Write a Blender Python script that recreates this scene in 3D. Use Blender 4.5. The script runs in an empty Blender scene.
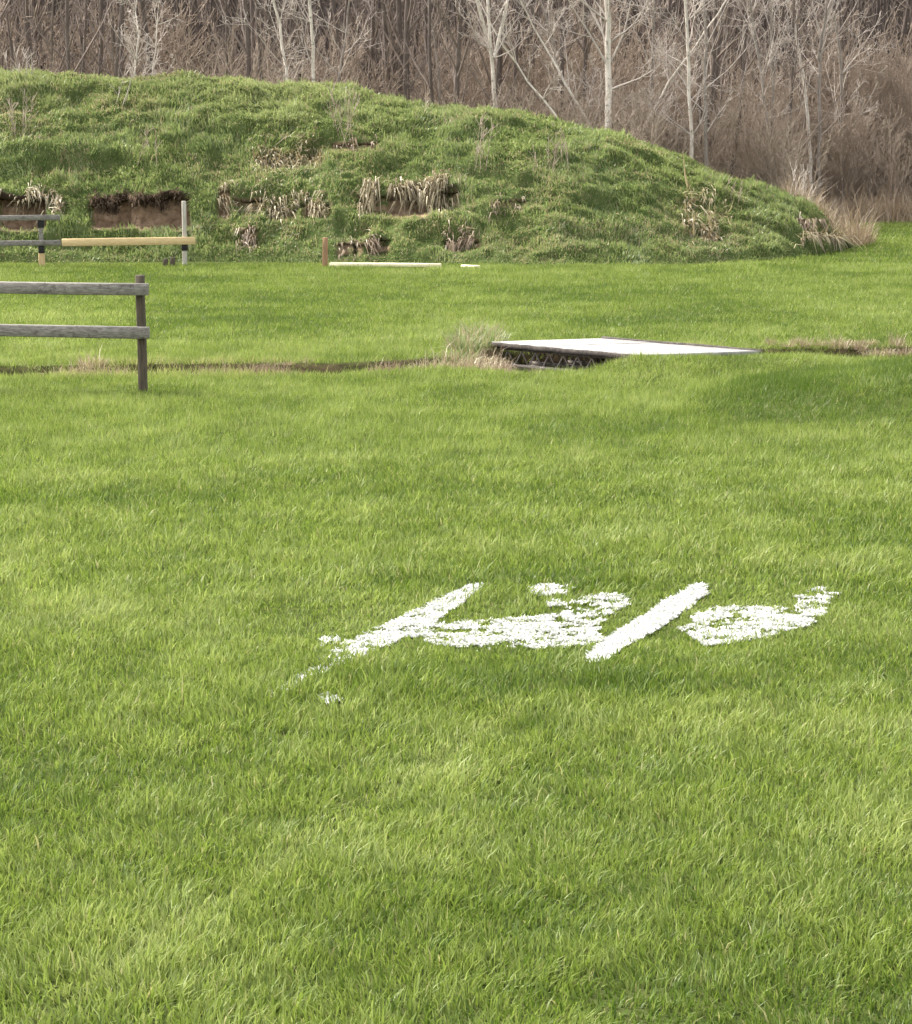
import bpy, math, random
import numpy as np
from mathutils import Vector, Matrix

SEED = 7
rng = np.random.default_rng(SEED)
random.seed(SEED)
R = math.radians
scene = bpy.context.scene
COL = scene.collection

# ------------------------------------------------------------------ camera
F = 2500.0
W, HH = 912, 1024
EYE = 2.55
PITCH = math.atan(404.0 / F)
cp, sp = math.cos(PITCH), math.sin(PITCH)
cam_d = bpy.data.cameras.new("camera")
cam_d.sensor_fit = 'VERTICAL'
cam_d.sensor_height = 24.0
cam_d.lens = F / HH * 24.0
cam_d.clip_start = 0.1
cam_d.clip_end = 1500
cam = bpy.data.objects.new("camera", cam_d)
cam.location = (0, 0, EYE)
cam.rotation_euler = (math.pi / 2 - PITCH, 0, 0)
COL.objects.link(cam)
scene.camera = cam


def ray(px, py):
    a = (px - W / 2) / F
    b = -(py - HH / 2) / F
    return a, cp + b * sp, -sp + b * cp


def G(px, py, z=0.0):
    """ground point seen at a photo position (survey of the photo)"""
    a, y, zz = ray(px, py)
    t = (z - EYE) / zz
    return np.array((a * t, y * t, z))


def D(px, py, dist):
    """point at a given distance in front"""
    a, y, zz = ray(px, py)
    t = dist / y
    return np.array((a * t, dist, EYE + zz * t))


def project(x, y, z):
    dz = z - EYE
    depth = y * cp - dz * sp
    up = y * sp + dz * cp
    return W / 2 + F * x / depth, HH / 2 - F * up / depth


# ------------------------------------------------------------------ noise
def vnoise(x, y, seed=0, scale=1.0):
    x = np.asarray(x, float) / scale
    y = np.asarray(y, float) / scale
    tab = np.random.default_rng(1000 + seed).random((256, 256))
    xi = np.floor(x).astype(int)
    yi = np.floor(y).astype(int)
    fx, fy = x - xi, y - yi
    fx = fx * fx * (3 - 2 * fx)
    fy = fy * fy * (3 - 2 * fy)
    x0, x1, y0, y1 = xi & 255, (xi + 1) & 255, yi & 255, (yi + 1) & 255
    return (tab[x0, y0] * (1 - fx) * (1 - fy) + tab[x1, y0] * fx * (1 - fy)
            + tab[x0, y1] * (1 - fx) * fy + tab[x1, y1] * fx * fy)


def fbm(x, y, seed=0, scale=1.0, octv=4, gain=0.5):
    s, a, t = 0, 1.0, 0
    for k in range(octv):
        s = s + a * (vnoise(x, y, seed + k * 17, scale / 2 ** k) - 0.5) * 2
        t += a
        a *= gain
    return s / t


def sstep(a, b, x):
    t = np.clip((np.asarray(x, float) - a) / (b - a), 0, 1)
    return t * t * (3 - 2 * t)


# ------------------------------------------------------------------ object helpers
def tag(o, label=None, cat=None, group=None, kind=None):
    if label: o["label"] = label
    if cat: o["category"] = cat
    if group: o["group"] = group
    if kind: o["kind"] = kind
    return o


def np_mesh(name, verts, quads=None, tris=None, attrs=None, smooth=False, mats=None):
    me = bpy.data.meshes.new(name)
    verts = np.asarray(verts, np.float32).reshape(-1, 3)
    nq = 0 if quads is None else len(quads)
    nt = 0 if tris is None else len(tris)
    me.vertices.add(len(verts))
    me.vertices.foreach_set("co", verts.ravel())
    loops = []
    if nq: loops.append(np.asarray(quads, np.int32).ravel())
    if nt: loops.append(np.asarray(tris, np.int32).ravel())
    loops = np.concatenate(loops)
    me.loops.add(len(loops))
    me.loops.foreach_set("vertex_index", loops)
    st = np.concatenate([np.arange(nq) * 4, nq * 4 + np.arange(nt) * 3]).astype(np.int32)
    me.polygons.add(nq + nt)
    me.polygons.foreach_set("loop_start", st)
    if smooth:
        me.polygons.foreach_set("use_smooth", np.ones(nq + nt, bool))
    for k, v in (attrs or {}).items():
        at = me.attributes.new(k, 'FLOAT', 'POINT')
        at.data.foreach_set("value", np.asarray(v, np.float32))
    me.update(calc_edges=True)
    me.validate()
    for m in (mats or []):
        me.materials.append(m)
    return me


def link(name, me, parent=None):
    o = bpy.data.objects.new(name, me)
    COL.objects.link(o)
    if parent: o.parent = parent
    return o


def empty(name, loc=(0, 0, 0), rz=0.0):
    o = bpy.data.objects.new(name, None)
    o.location = loc
    o.rotation_euler = (0, 0, rz)
    o.empty_display_size = 0.2
    COL.objects.link(o)
    return o


class Tubes:
    """collects tapered tubes along polylines; one mesh"""
    def __init__(self):
        self.v, self.q, self.t, self.n = [], [], [], 0

    def add(self, pts, rad, sides=5, cap=True):
        pts = np.asarray(pts, float)
        rad = np.asarray(rad, float)
        n = len(pts)
        tan = np.gradient(pts, axis=0)
        tan /= np.linalg.norm(tan, axis=1)[:, None] + 1e-9
        ref = np.array((0.31, 0.95, 0.05)) if abs(tan[0][2]) > .7 else np.array((0., 0, 1.))
        u = np.cross(tan, ref)
        u /= np.linalg.norm(u, axis=1)[:, None] + 1e-9
        w = np.cross(tan, u)
        a = np.arange(sides) / sides * 2 * math.pi
        ring = pts[:, None, :] + rad[:, None, None] * (np.cos(a)[None, :, None] * u[:, None, :] + np.sin(a)[None, :, None] * w[:, None, :])
        self.v.append(ring.reshape(-1, 3))
        i = np.arange(n - 1)[:, None] * sides
        j = np.arange(sides)[None, :]
        k = (j + 1) % sides
        self.q.append((np.stack([i + j, i + k, i + sides + k, i + sides + j], -1).reshape(-1, 4)) + self.n)
        if cap:
            last = self.n + (n - 1) * sides
            self.t.append(np.array([[last, last + b, last + b + 1] for b in range(1, sides - 1)]))
        self.n += n * sides

    def mesh(self, name, mat, smooth=True):
        return np_mesh(name, np.concatenate(self.v), np.concatenate(self.q),
                       np.concatenate(self.t) if self.t else None, smooth=smooth, mats=[mat])


class Boxes:
    """collects oriented, edge-chamfered timber; one mesh"""
    def __init__(self):
        self.v, self.q, self.n = [], [], 0

    def add(self, p0, p1, w, h, up=(0, 0, 1), ch=0.006, wob=0.0, segs=1):
        """beam from p0 to p1, width w sideways, height h along up"""
        p0, p1 = np.asarray(p0, float), np.asarray(p1, float)
        d = p1 - p0
        L = np.linalg.norm(d)
        d = d / L
        up = np.asarray(up, float)
        s = np.cross(d, up)
        s /= np.linalg.norm(s)
        u = np.cross(s, d)
        a, b = w / 2, h / 2
        prof = np.array([(-a + ch, -b), (a - ch, -b), (a, -b + ch), (a, b - ch), (a - ch, b), (-a + ch, b), (-a, b - ch), (-a, -b + ch)])
        st = [0.0, ch] + [L * k / segs for k in range(1, segs)] + [L - ch, L]
        rings = []
        for k, x in enumerate(st):
            sc = 1.0 if 0 < k < len(st) - 1 else (1 - 1.6 * ch / max(min(w, h), .01))
            off = (np.array([random.gauss(0, wob), random.gauss(0, wob)]) if wob and 0 < k < len(st) - 1 else np.zeros(2))
            pr = prof * sc + off
            rings.append(p0 + d * x + pr[:, :1] * s + pr[:, 1:] * u)
        self.v.append(np.concatenate(rings))
        m = len(rings)
        for k in range(m - 1):
            for j in range(8):
                j2 = (j + 1) % 8
                self.q.append([self.n + k * 8 + j, self.n + k * 8 + j2, self.n + k * 8 + 8 + j2, self.n + k * 8 + 8 + j])
        for base, rev in ((self.n, True), (self.n + (m - 1) * 8, False)):
            for f in ([0, 1, 2, 7], [2, 3, 6, 7], [3, 4, 5, 6]):
                f = [base + q for q in f]
                self.q.append(f[::-1] if rev else f)
        self.n += m * 8

    def mesh(self, name, mat):
        return np_mesh(name, np.concatenate(self.v), np.array(self.q), mats=[mat])


# ------------------------------------------------------------------ materials
def new_mat(name):
    m = bpy.data.materials.new(name)
    m.use_nodes = True
    nt = m.node_tree
    nt.nodes.clear()
    out = nt.nodes.new('ShaderNodeOutputMaterial')
    return m, nt, out


def N(nt, typ, **kw):
    n = nt.nodes.new(typ)
    for k, v in kw.items():
        if k.startswith('i_'):
            n.inputs[int(k[2:]) if k[2:].isdigit() else k[2:].replace('_', ' ')].default_value = v
        else:
            setattr(n, k, v)
    return n


def ramp(nt, fac, stops):
    r = nt.nodes.new('ShaderNodeValToRGB')
    e = r.color_ramp.elements
    while len(e) < len(stops): e.new(0.5)
    for i, (p, c) in enumerate(stops):
        e[i].position = p
        e[i].color = (*c, 1)
    nt.links.new(fac, r.inputs[0])
    return r.outputs[0]


def mixc(nt, fac, a, b):
    m = nt.nodes.new('ShaderNodeMix')
    m.data_type = 'RGBA'
    for s, v in ((m.inputs[0], fac), (m.inputs[6], a), (m.inputs[7], b)):
        if hasattr(v, 'is_linked'): nt.links.new(v, s)
        else: s.default_value = v if not isinstance(v, tuple) else ((*v, 1) if len(v) == 3 else v)
    return m.outputs[2]


def math_n(nt, op, a, b=None, clamp=False):
    m = nt.nodes.new('ShaderNodeMath')
    m.operation = op
    m.use_clamp = clamp
    for k, v in enumerate((a, b)):
        if v is None: continue
        if hasattr(v, 'is_linked'): nt.links.new(v, m.inputs[k])
        else: m.inputs[k].default_value = v
    return m.outputs[0]


def noise(nt, vec, scale, detail=4, rough=.55):
    n = N(nt, 'ShaderNodeTexNoise')
    n.inputs['Scale'].default_value = scale
    n.inputs['Detail'].default_value = detail
    n.inputs['Roughness'].default_value = rough
    nt.links.new(vec, n.inputs['Vector'])
    return n.outputs['Fac']


def blade_mat(name, stops, dry, transl=0.42, gloss=0.035):
    """leaf-like: diffuse + translucent, colour by each blade's own tint"""
    m, nt, out = new_mat(name)
    t = N(nt, 'ShaderNodeAttribute', attribute_name='tint').outputs['Fac']
    d = N(nt, 'ShaderNodeAttribute', attribute_name='dry').outputs['Fac']
    c = ramp(nt, t, stops)
    c = mixc(nt, d, c, dry)
    df = N(nt, 'ShaderNodeBsdfDiffuse')
    tr = N(nt, 'ShaderNodeBsdfTranslucent')
    nt.links.new(c, df.inputs[0])
    hs = N(nt, 'ShaderNodeHueSaturation')
    hs.inputs['Saturation'].default_value = 1.08
    hs.inputs['Value'].default_value = 1.1
    nt.links.new(c, hs.inputs['Color'])
    nt.links.new(hs.outputs[0], tr.inputs[0])
    mx = N(nt, 'ShaderNodeMixShader')
    mx.inputs[0].default_value = transl
    nt.links.new(df.outputs[0], mx.inputs[1])
    nt.links.new(tr.outputs[0], mx.inputs[2])
    gl = N(nt, 'ShaderNodeBsdfGlossy')
    gl.inputs['Roughness'].default_value = 0.45
    gl.inputs[0].default_value = (1, 1, 1, 1)
    m2 = N(nt, 'ShaderNodeMixShader')
    m2.inputs[0].default_value = gloss
    nt.links.new(mx.outputs[0], m2.inputs[1])
    nt.links.new(gl.outputs[0], m2.inputs[2])
    nt.links.new(m2.outputs[0], out.inputs[0])
    return m


def wood_mat(name, dark, light, stretch=(1, 1, 1), scale=9, rough=.85, bump=.3, spots=None):
    m, nt, out = new_mat(name)
    tc = N(nt, 'ShaderNodeTexCoord').outputs['Object']
    mp = N(nt, 'ShaderNodeMapping')
    mp.inputs['Scale'].default_value = stretch
    nt.links.new(tc, mp.inputs[0])
    f = noise(nt, mp.outputs[0], scale, 6, .65)
    c = ramp(nt, f, [(.3, dark), (.68, light)])
    if spots:
        g = noise(nt, tc, 14, 3)
        c = mixc(nt, math_n(nt, 'MULTIPLY', ramp(nt, g, [(.58, (0, 0, 0)), (.68, (1, 1, 1))]), .7), c, spots)
    b = N(nt, 'ShaderNodeBsdfPrincipled')
    b.inputs['Roughness'].default_value = rough
    b.inputs['Specular IOR Level'].default_value = .25
    nt.links.new(c, b.inputs['Base Color'])
    bp = N(nt, 'ShaderNodeBump')
    bp.inputs['Strength'].default_value = bump
    bp.inputs['Distance'].default_value = .01
    nt.links.new(f, bp.inputs['Height'])
    nt.links.new(bp.outputs[0], b.inputs['Normal'])
    nt.links.new(b.outputs[0], out.inputs[0])
    return m


LAWN_STOPS = [(0.0, (.072, .118, .02)), (.5, (.176, .23, .05)), (1.0, (.3, .347, .118))]
M_lawn = blade_mat("lawn_blades", LAWN_STOPS, (.37, .34, .16, 1), .42, .012)
M_berm = blade_mat("berm_blades", [(0, (.115, .15, .05)), (.5, (.21, .26, .092)), (1, (.34, .375, .165))], (.34, .275, .17, 1), .36)
M_straw = blade_mat("straw_blades", [(0, (.15, .11, .06)), (.5, (.3, .245, .145)), (1, (.5, .44, .28))], (.5, .44, .3, 1), .3)
M_rust = blade_mat("rust_straw_blades", [(0, (.15, .105, .07)), (.5, (.27, .2, .13)), (1, (.42, .33, .23))], (.5, .44, .3, 1), .3)
M_paintb = blade_mat("painted_blades", [(0, (.42, .43, .37)), (.5, (.6, .6, .565)), (1, (.74, .735, .71))], (.3, .36, .14, 1), .12, .03)

M_greyrail = wood_mat("weathered_grey_timber", (.1, .088, .072), (.29, .268, .235), (1.2, 14, 14), 5, spots=(.08, .07, .06))
M_post = wood_mat("dark_brown_timber", (.04, .032, .022), (.11, .088, .06), (10, 10, 1.2), 6)
M_yellow = wood_mat("new_yellow_pine", (.48, .34, .16), (.66, .5, .27), (1.2, 12, 12), 5, bump=.1)
M_palepost = wood_mat("pale_grey_post", (.3, .27, .22), (.5, .46, .39), (12, 12, 1.2), 5)
M_tanpost = wood_mat("tan_post", (.36, .25, .11), (.52, .38, .2), (12, 12, 1.2), 5)
M_orange = wood_mat("orange_stake", (.2, .115, .06), (.33, .2, .115), (12, 12, 1.2), 6)
M_plank = wood_mat("fresh_pale_plank", (.6, .52, .3), (.8, .73, .5), (1.5, 10, 10), 5, bump=.1)
M_deck = wood_mat("white_deck_board", (.19, .18, .165), (.36, .35, .33), (2, 2, 2), 5, bump=.15, spots=(.3, .28, .25))
M_deckedge = wood_mat("dark_deck_edge", (.02, .018, .016), (.12, .1, .085), (5, 5, 5), 6)
M_steel = wood_mat("rusted_grey_steel", (.09, .075, .065), (.27, .235, .21), (6, 6, 6), 7, .6, .1)
M_black = wood_mat("black_block", (.012, .012, .012), (.035, .032, .03), (5, 5, 5), 6, .6)
M_birch = wood_mat("pale_birch_bark", (.42, .36, .3), (.74, .66, .565), (3, 3, .7), 5, bump=.2, spots=(.12, .1, .085))
M_aspen = wood_mat("grey_aspen_bark", (.16, .132, .108), (.35, .3, .255), (3, 3, .7), 5, bump=.2, spots=(.12, .1, .09))
M_bark = wood_mat("grey_brown_bark", (.07, .054, .045), (.17, .135, .112), (4, 4, .6), 6)
M_deep = wood_mat("dark_deep_wood_bark", (.05, .039, .033), (.125, .099, .083), (4, 4, .6), 6)
M_twig = wood_mat("grey_brown_twigs", (.135, .105, .086), (.27, .215, .178), (2, 2, 2), 2, bump=0)
M_ptwig = wood_mat("pale_twigs", (.34, .29, .25), (.58, .505, .435), (2, 2, 2), 2, bump=0)
M_btwig = wood_mat("tan_brush_twigs", (.22, .17, .125), (.42, .335, .26), (2, 2, 2), 2, bump=0)


def ground_material():
    m, nt, out = new_mat("ground_turf_and_litter")
    geo = N(nt, 'ShaderNodeNewGeometry')
    pos = geo.outputs['Position']
    f = noise(nt, pos, 6, 6)
    turf = ramp(nt, f, [(.3, (.035, .05, .014)), (.7, (.075, .085, .03))])
    soil = ramp(nt, noise(nt, pos, 12, 6), [(.3, (.03, .022, .014)), (.7, (.085, .062, .038))])
    lit = ramp(nt, noise(nt, pos, 3, 8, .7), [(.3, (.075, .056, .045)), (.7, (.17, .135, .11))])
    d = N(nt, 'ShaderNodeAttribute', attribute_name='soil').outputs['Fac']
    w = N(nt, 'ShaderNodeAttribute', attribute_name='litter').outputs['Fac']
    c = mixc(nt, d, turf, soil)
    c = mixc(nt, w, c, lit)
    b = N(nt, 'ShaderNodeBsdfPrincipled')
    b.inputs['Roughness'].default_value = 1
    b.inputs['Specular IOR Level'].default_value = 0
    nt.links.new(c, b.inputs['Base Color'])
    nt.links.new(b.outputs[0], out.inputs[0])
    return m


def berm_material():
    m, nt, out = new_mat("berm_turf_and_dirt")
    geo = N(nt, 'ShaderNodeNewGeometry')
    pos = geo.outputs['Position']
    turf = ramp(nt, noise(nt, pos, 5, 6), [(.3, (.045, .07, .02)), (.7, (.1, .12, .045))])
    n1 = noise(nt, pos, 7, 8, .7)
    dirt = ramp(nt, n1, [(.28, (.1, .065, .04)), (.5, (.25, .17, .11)), (.75, (.42, .31, .21))])
    d = N(nt, 'ShaderNodeAttribute', attribute_name='dirt').outputs['Fac']
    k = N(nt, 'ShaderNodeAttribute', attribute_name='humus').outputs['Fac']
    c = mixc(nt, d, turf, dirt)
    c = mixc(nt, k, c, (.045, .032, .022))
    b = N(nt, 'ShaderNodeBsdfPrincipled')
    b.inputs['Roughness'].default_value = 1
    b.inputs['Specular IOR Level'].default_value = 0
    bp = N(nt, 'ShaderNodeBump')
    bp.inputs['Strength'].default_value = .9
    bp.inputs['Distance'].default_value = .05
    nt.links.new(n1, bp.inputs['Height'])
    nt.links.new(bp.outputs[0], b.inputs['Normal'])
    nt.links.new(c, b.inputs['Base Color'])
    nt.links.new(b.outputs[0], out.inputs[0])
    return m


M_ground = ground_material()
M_bermg = berm_material()

# ------------------------------------------------------------------ ground
DITCH = np.array([(-60, 25.2), (-12, 24.7), (-6, 24.45), (-1.2, 24.6), (0.2, 25.25), (1.2, 25.4), (2.6, 26.1), (5, 26.45), (9, 26.9), (60, 28)])


def ditch_profile(x, y):
    c = np.interp(x, DITCH[:, 0], DITCH[:, 1]) + 0.12 * (vnoise(x, x * 0, 5, 1.1) - .5)
    s = y - c                      # + is the far side
    hw = 0.46 + 0.06 * sstep(2, 3, x) + 0.72 * np.exp(-((x - .98) / .85) ** 4)
    edge = np.abs(s) / hw
    return s, hw, edge


def Hg(x, y):
    x = np.asarray(x, float)
    y = np.asarray(y, float)
    z = 0.035 * fbm(x, y, 3, 5.0, 3) + 0.012 * fbm(x, y, 9, 1.1, 2)
    z = z * sstep(60, 45, y)
    # knoll at the right, low bank where the footbridge lands
    z = z + 0.29 * np.exp(-((x - 4.6) / 1.9) ** 2 - ((y - 21.9 - .18 * (x - 4)) / np.where(y < 21.9 + .18 * (x - 4), 1.35, 1.5)) ** 2)
    yb = y - (24.12 + .2 * (x - 1.87))
    z = z + 0.15 * sstep(1.2, 1.85, x) * sstep(4.4, 3.2, x) * np.exp(-(yb / np.where(yb > 0, .42, .8)) ** 2)
    s, hw, e = ditch_profile(x, y)
    dep = 0.4 + 0.08 * fbm(x, x * 0, 6, 1.5, 2) + 0.5 * np.exp(-((x - .98) / .9) ** 4)
    z = z - dep * (1 - sstep(.55, 1.06, e))
    # slightly raised stand under the photographer, wooded rise far behind
    z = z + 0.95 * sstep(5.2, 1.0, y) * (y > -30)
    z = z + 17 * sstep(85, 190, y) + 10 * sstep(60, 220, np.abs(x)) * sstep(30, 120, y)
    return z


def build_ground():
    xs = np.unique(np.concatenate([np.linspace(-420, -40, 30), np.linspace(-40, -12, 36), np.linspace(-12, 12, 260), np.linspace(12, 40, 36), np.linspace(40, 420, 30)]))
    ys = np.unique(np.concatenate([np.linspace(-80, 0, 14), np.linspace(0, 20, 70), np.linspace(20, 30, 150), np.linspace(30, 62, 70), np.linspace(62, 220, 60), np.linspace(220, 700, 20)]))
    X, Y = np.meshgrid(xs, ys)
    Z = Hg(X, Y)
    s, hw, e = ditch_profile(X, Y)
    soil = (1 - sstep(.9, 1.25, e)) * (.6 + .45 * sstep(.35, .6, vnoise(X, Y, 21, .5)))
    edge = 57.2 + 1.2 * fbm(X, Y, 31, 4, 3)
    lit = sstep(-.6, .8, Y - edge)
    nx, ny = len(xs), len(ys)
    i = np.arange(ny - 1)[:, None] * nx + np.arange(nx - 1)[None, :]
    q = np.stack([i, i + 1, i + nx + 1, i + nx], -1).reshape(-1, 4)
    me = np_mesh("ground", np.stack([X, Y, Z], -1), q, attrs={"soil": soil.ravel(), "litter": lit.ravel()}, smooth=True, mats=[M_ground])
    return tag(link("ground", me), "mown green field with a shallow ditch, running back to a wooded rise", "ground", kind="structure")


build_ground()


# ------------------------------------------------------------------ blades
def blades(root, h, w, yaw, lean, tint, dry, seg2=True, droop=0.0):
    """arrays -> (verts, quads, tris, tint, dry)"""
    n = len(root)
    up = np.array((0, 0, 1.))
    side = np.stack([np.cos(yaw), np.sin(yaw), np.zeros(n)], 1) * (w / 2)[:, None]
    L = np.linalg.norm(lean, axis=1)
    lv = np.concatenate([lean, np.zeros((n, 1))], 1)
    tip = root + lv * h[:, None] + up * (h * (np.sqrt(np.clip(1 - .55 * L * L, .04, 1)) - droop * L))[:, None]
    if seg2:
        flat = np.sqrt(np.clip(1 - .55 * L * L, .04, 1))
        mid = root + lv * (.34 * h)[:, None] + up * (h * .58 * (.3 + .7 * flat))[:, None]
        v = np.stack([root - side, root + side, mid + side * .85, mid - side * .85, tip], 1).reshape(-1, 3)
        b = np.arange(n)[:, None] * 5
        q = b + np.array([[0, 1, 2, 3]])
        t = b + np.array([[3, 2, 4]])
        return v, q, t, np.repeat(tint, 5), np.repeat(dry, 5)
    v = np.stack([root - side, root + side, tip], 1).reshape(-1, 3)
    t = np.arange(n)[:, None] * 3 + np.array([[0, 1, 2]])
    return v, np.zeros((0, 4), int), t, np.repeat(tint, 3), np.repeat(dry, 3)


def join_blades(name, chunks, mat):
    vs, qs, ts, a, b, off = [], [], [], [], [], 0
    for v, q, t, ti, dr in chunks:
        vs.append(v); qs.append(q + off); ts.append(t + off); a.append(ti); b.append(dr)
        off += len(v)
    return np_mesh(name, np.concatenate(vs), np.concatenate(qs), np.concatenate(ts),
                   {"tint": np.clip(np.concatenate(a), 0, 1), "dry": np.clip(np.concatenate(b), 0, 1)}, mats=[mat])


# --- paint marks: outlines surveyed on the ground
def poly(pts, z=.03):
    return np.array([G(px, py, z)[:2] for px, py in pts])


MARK_STROKE_L = [poly([(482, 582), (468, 584), (440, 596), (402, 612), (372, 625), (333, 643), (321, 655), (322, 663), (345, 660), (384, 642), (420, 625), (452, 605), (480, 588)]),
                 poly([(264, 690), (286, 676), (312, 664), (330, 655), (334, 662), (306, 676), (278, 692)]), poly([(321, 634), (341, 631), (338, 640), (324, 641)]),
                 poly([(317, 690), (338, 687), (340, 695), (326, 698)])]
MARK_BAR = [poly([(408, 630), (432, 618), (460, 615), (540, 613), (566, 606), (592, 591), (624, 589), (627, 601), (604, 612), (598, 624), (606, 634), (568, 643), (524, 641), (480, 644), (440, 638)]),
            poly([(527, 585), (545, 581), (571, 581), (566, 591), (538, 592)]), poly([(545, 597), (590, 594), (586, 604), (550, 603)])]
MARK_STROKE_R = [poly([(588, 652), (594, 643), (606, 634), (690, 582), (700, 579), (708, 582), (704, 591), (682, 606), (642, 632), (604, 656), (592, 659)])]
MARK_SMEAR = [poly([(674, 623), (700, 618), (694, 610), (716, 601), (762, 601), (794, 606), (800, 588), (822, 583), (837, 588), (832, 595), (820, 610), (808, 622), (778, 628), (746, 636), (704, 640), (690, 630)])]


def inside(pl, x, y):
    r = np.zeros(len(x), bool)
    n = len(pl)
    j = n - 1
    for i in range(n):
        xi, yi = pl[i]
        xj, yj = pl[j]
        c = ((yi > y) != (yj > y)) & (x < (xj - xi) * (y - yi) / (yj - yi + 1e-12) + xi)
        r ^= c
        j = i
    return r


def in_mark(polys, x, y):
    r = np.zeros(len(x), bool)
    for p in polys: r |= inside(p, x, y)
    return r


MARKS = {"L": (MARK_STROKE_L, .50), "B": (MARK_BAR, .52), "R": (MARK_STROKE_R, .15), "S": (MARK_SMEAR, .50)}


def mark_cover(key, x, y):
    """ragged coverage of the paint: True where paint lies"""
    polys, thr = MARKS[key]
    k = .35 if key in 'LR' else .7
    jx = x + k * (.05 * fbm(x, y, 71, .09, 2) + .03 * fbm(x, y, 75, .03, 2))
    jy = y + k * (.07 * fbm(x, y, 72, .10, 2) + .06 * fbm(x, y, 76, .035, 2))
    x = x + (7.3 if key == 'S' else 0)
    n = .3 * vnoise(x * .55, y * .8, 73, .08) + .4 * vnoise(x * .55, y * .75, 74, .024) + .3 * vnoise(x, y, 77, .012)
    if key == "L":
        # solid at the far end, flaking towards the near end
        thr = np.interp(y, [10.6, 11.4, 12.2, 12.9, 13.6], [.45, .47, .44, .35, .2])
    return in_mark(polys, jx, jy) & (n > thr)


def lawn_fields(x, y):
    clump = .45 * fbm(x, y, 41, .3, 2) + .45 * fbm(x, y, 47, .11, 2) + .3 * fbm(x, y, 46, .9, 2)
    patch = .6 * fbm(x, y * .6, 43, 2.6, 3) + .65 * fbm(x * .7, y * .8, 48, .62, 2)
    lx = fbm(x, y, 44, .16, 2) * .6 + .04
    ly = fbm(x, y, 45, .16, 2) * .6
    return clump, patch, lx, ly


def lawn_zone(y0, y1, dens, wid, hgt, seg2, margin, mdens, xmin=None):
    hw1 = .1824 * y1 * 1.04 + margin
    n = int((y1 - y0) * 2 * hw1 * dens)
    x = rng.uniform(-hw1, hw1, n)
    y = rng.uniform(y0, y1, n)
    fr = np.abs(x) < .1824 * y * 1.03 + .15
    ok = (fr | (rng.random(n) < mdens)) & (np.abs(x) < .1824 * y * 1.04 + margin)
    if xmin is not None: ok &= x > xmin(y)
    x, y = x[ok], y[ok]
    clump, patch, lx, ly = lawn_fields(x, y)
    n = len(x)
    # denser in the clumps, sparse in the hollows between
    keep = rng.random(n) < np.clip(.82 + .4 * clump + .1 * patch, .5, 1)
    s, hw, e = ditch_profile(x, y)
    keep &= (e > .98 + .25 * vnoise(x, y, 53, .25)) | (rng.random(n) < .16 + .75 * sstep(.4, .6, vnoise(x, y * 0, 57, .9)) * (e > .4) * (np.abs(x - .95) > 1.1))
    toe = toe_y(x)
    keep &= (y < toe + .15) | (x > 7.5)
    keep &= y < 57.0 + 1.2 * fbm(x, y, 31, 4, 3) + .4
    pm = np.zeros(n, bool)
    for k in MARKS:
        pm |= mark_cover(k, x, y)
    keep &= ~pm | (rng.random(n) < .03)
    x, y, clump, patch, lx, ly = x[keep], y[keep], clump[keep], patch[keep], lx[keep], ly[keep]
    n = len(x)
    z = Hg(x, y)
    px, py = project(x, y, z)
    # rougher, greener grass left standing just in front of the marks
    rough = np.exp(-((py - 688) / 30) ** 2) * sstep(150, 300, px) * sstep(760, 600, px) * (.8 + .5 * fbm(x, y, 52, .5, 2)) + .55 * np.exp(-((py - 585) / 16) ** 2) * sstep(340, 400, px) * sstep(700, 600, px)
    # a darker, slightly taller swathe of grass on the near side of the knoll at the right
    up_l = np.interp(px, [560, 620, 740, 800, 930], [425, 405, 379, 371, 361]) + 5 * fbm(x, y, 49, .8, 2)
    dark_swathe = sstep(-4, 5, py - up_l) * sstep(78, 20, py - up_l) * sstep(590, 790, px) * (.75 + .6 * fbm(x, y * .6, 50, .7, 3))
    h = hgt * np.exp(rng.normal(0, .26, n)) * np.clip(1 + .5 * clump + .22 * patch, .62, 1.6) * (1 + .2 * rough + .2 * dark_swathe)
    nearmark = np.zeros(n)
    for k in MARKS:
        for p in MARKS[k][0][:1]:
            c = p.mean(0)
            nearmark = np.maximum(nearmark, np.exp(-((x - c[0]) / .75) ** 2 - ((y - c[1]) / 1.0) ** 2))
    h *= 1 - .56 * nearmark
    lean = np.stack([lx + rng.normal(0, .38, n), ly + rng.normal(0, .38, n)], 1)
    tint = .47 + .40 * clump + .44 * patch + rng.normal(0, .19, n) - .55 * rough - .10 * sstep(25, 30, y) - .9 * dark_swathe
    # a worn, paler wheel line running on from the right-hand stroke
    a, b = G(590, 660)[:2], G(300, 850)[:2]
    dline = np.abs((x - a[0]) * (b[1] - a[1]) - (y - a[1]) * (b[0] - a[0])) / np.hypot(*(b - a))
    worn = np.exp(-(dline / .07) ** 2) * sstep(13.2, 11.5, y)
    h *= 1 - .3 * worn
    tint += .2 * worn
    # far bank of the ditch and the berm foot grow darker, longer grass
    sfar, hwf, ef = ditch_profile(x, y)
    wild = np.exp(-((ef - 1.1) / .5) ** 2) * (.15 + .85 * sstep(.42, .62, vnoise(x, x * 0, 54, 1.1)))
    h *= 1 + .8 * wild * rng.random(n)
    dry = np.clip(rng.normal(-.05, .12, n) + (rng.random(n) < .018) * .8 + wild * (rng.random(n) < .5) * .8, 0, 1)
    w = wid * rng.uniform(.7, 1.35, n)
    yaw = rng.uniform(0, math.pi, n)
    return blades(np.stack([x, y, z - .004], 1), h, w, yaw, lean, tint, dry, seg2)


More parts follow.
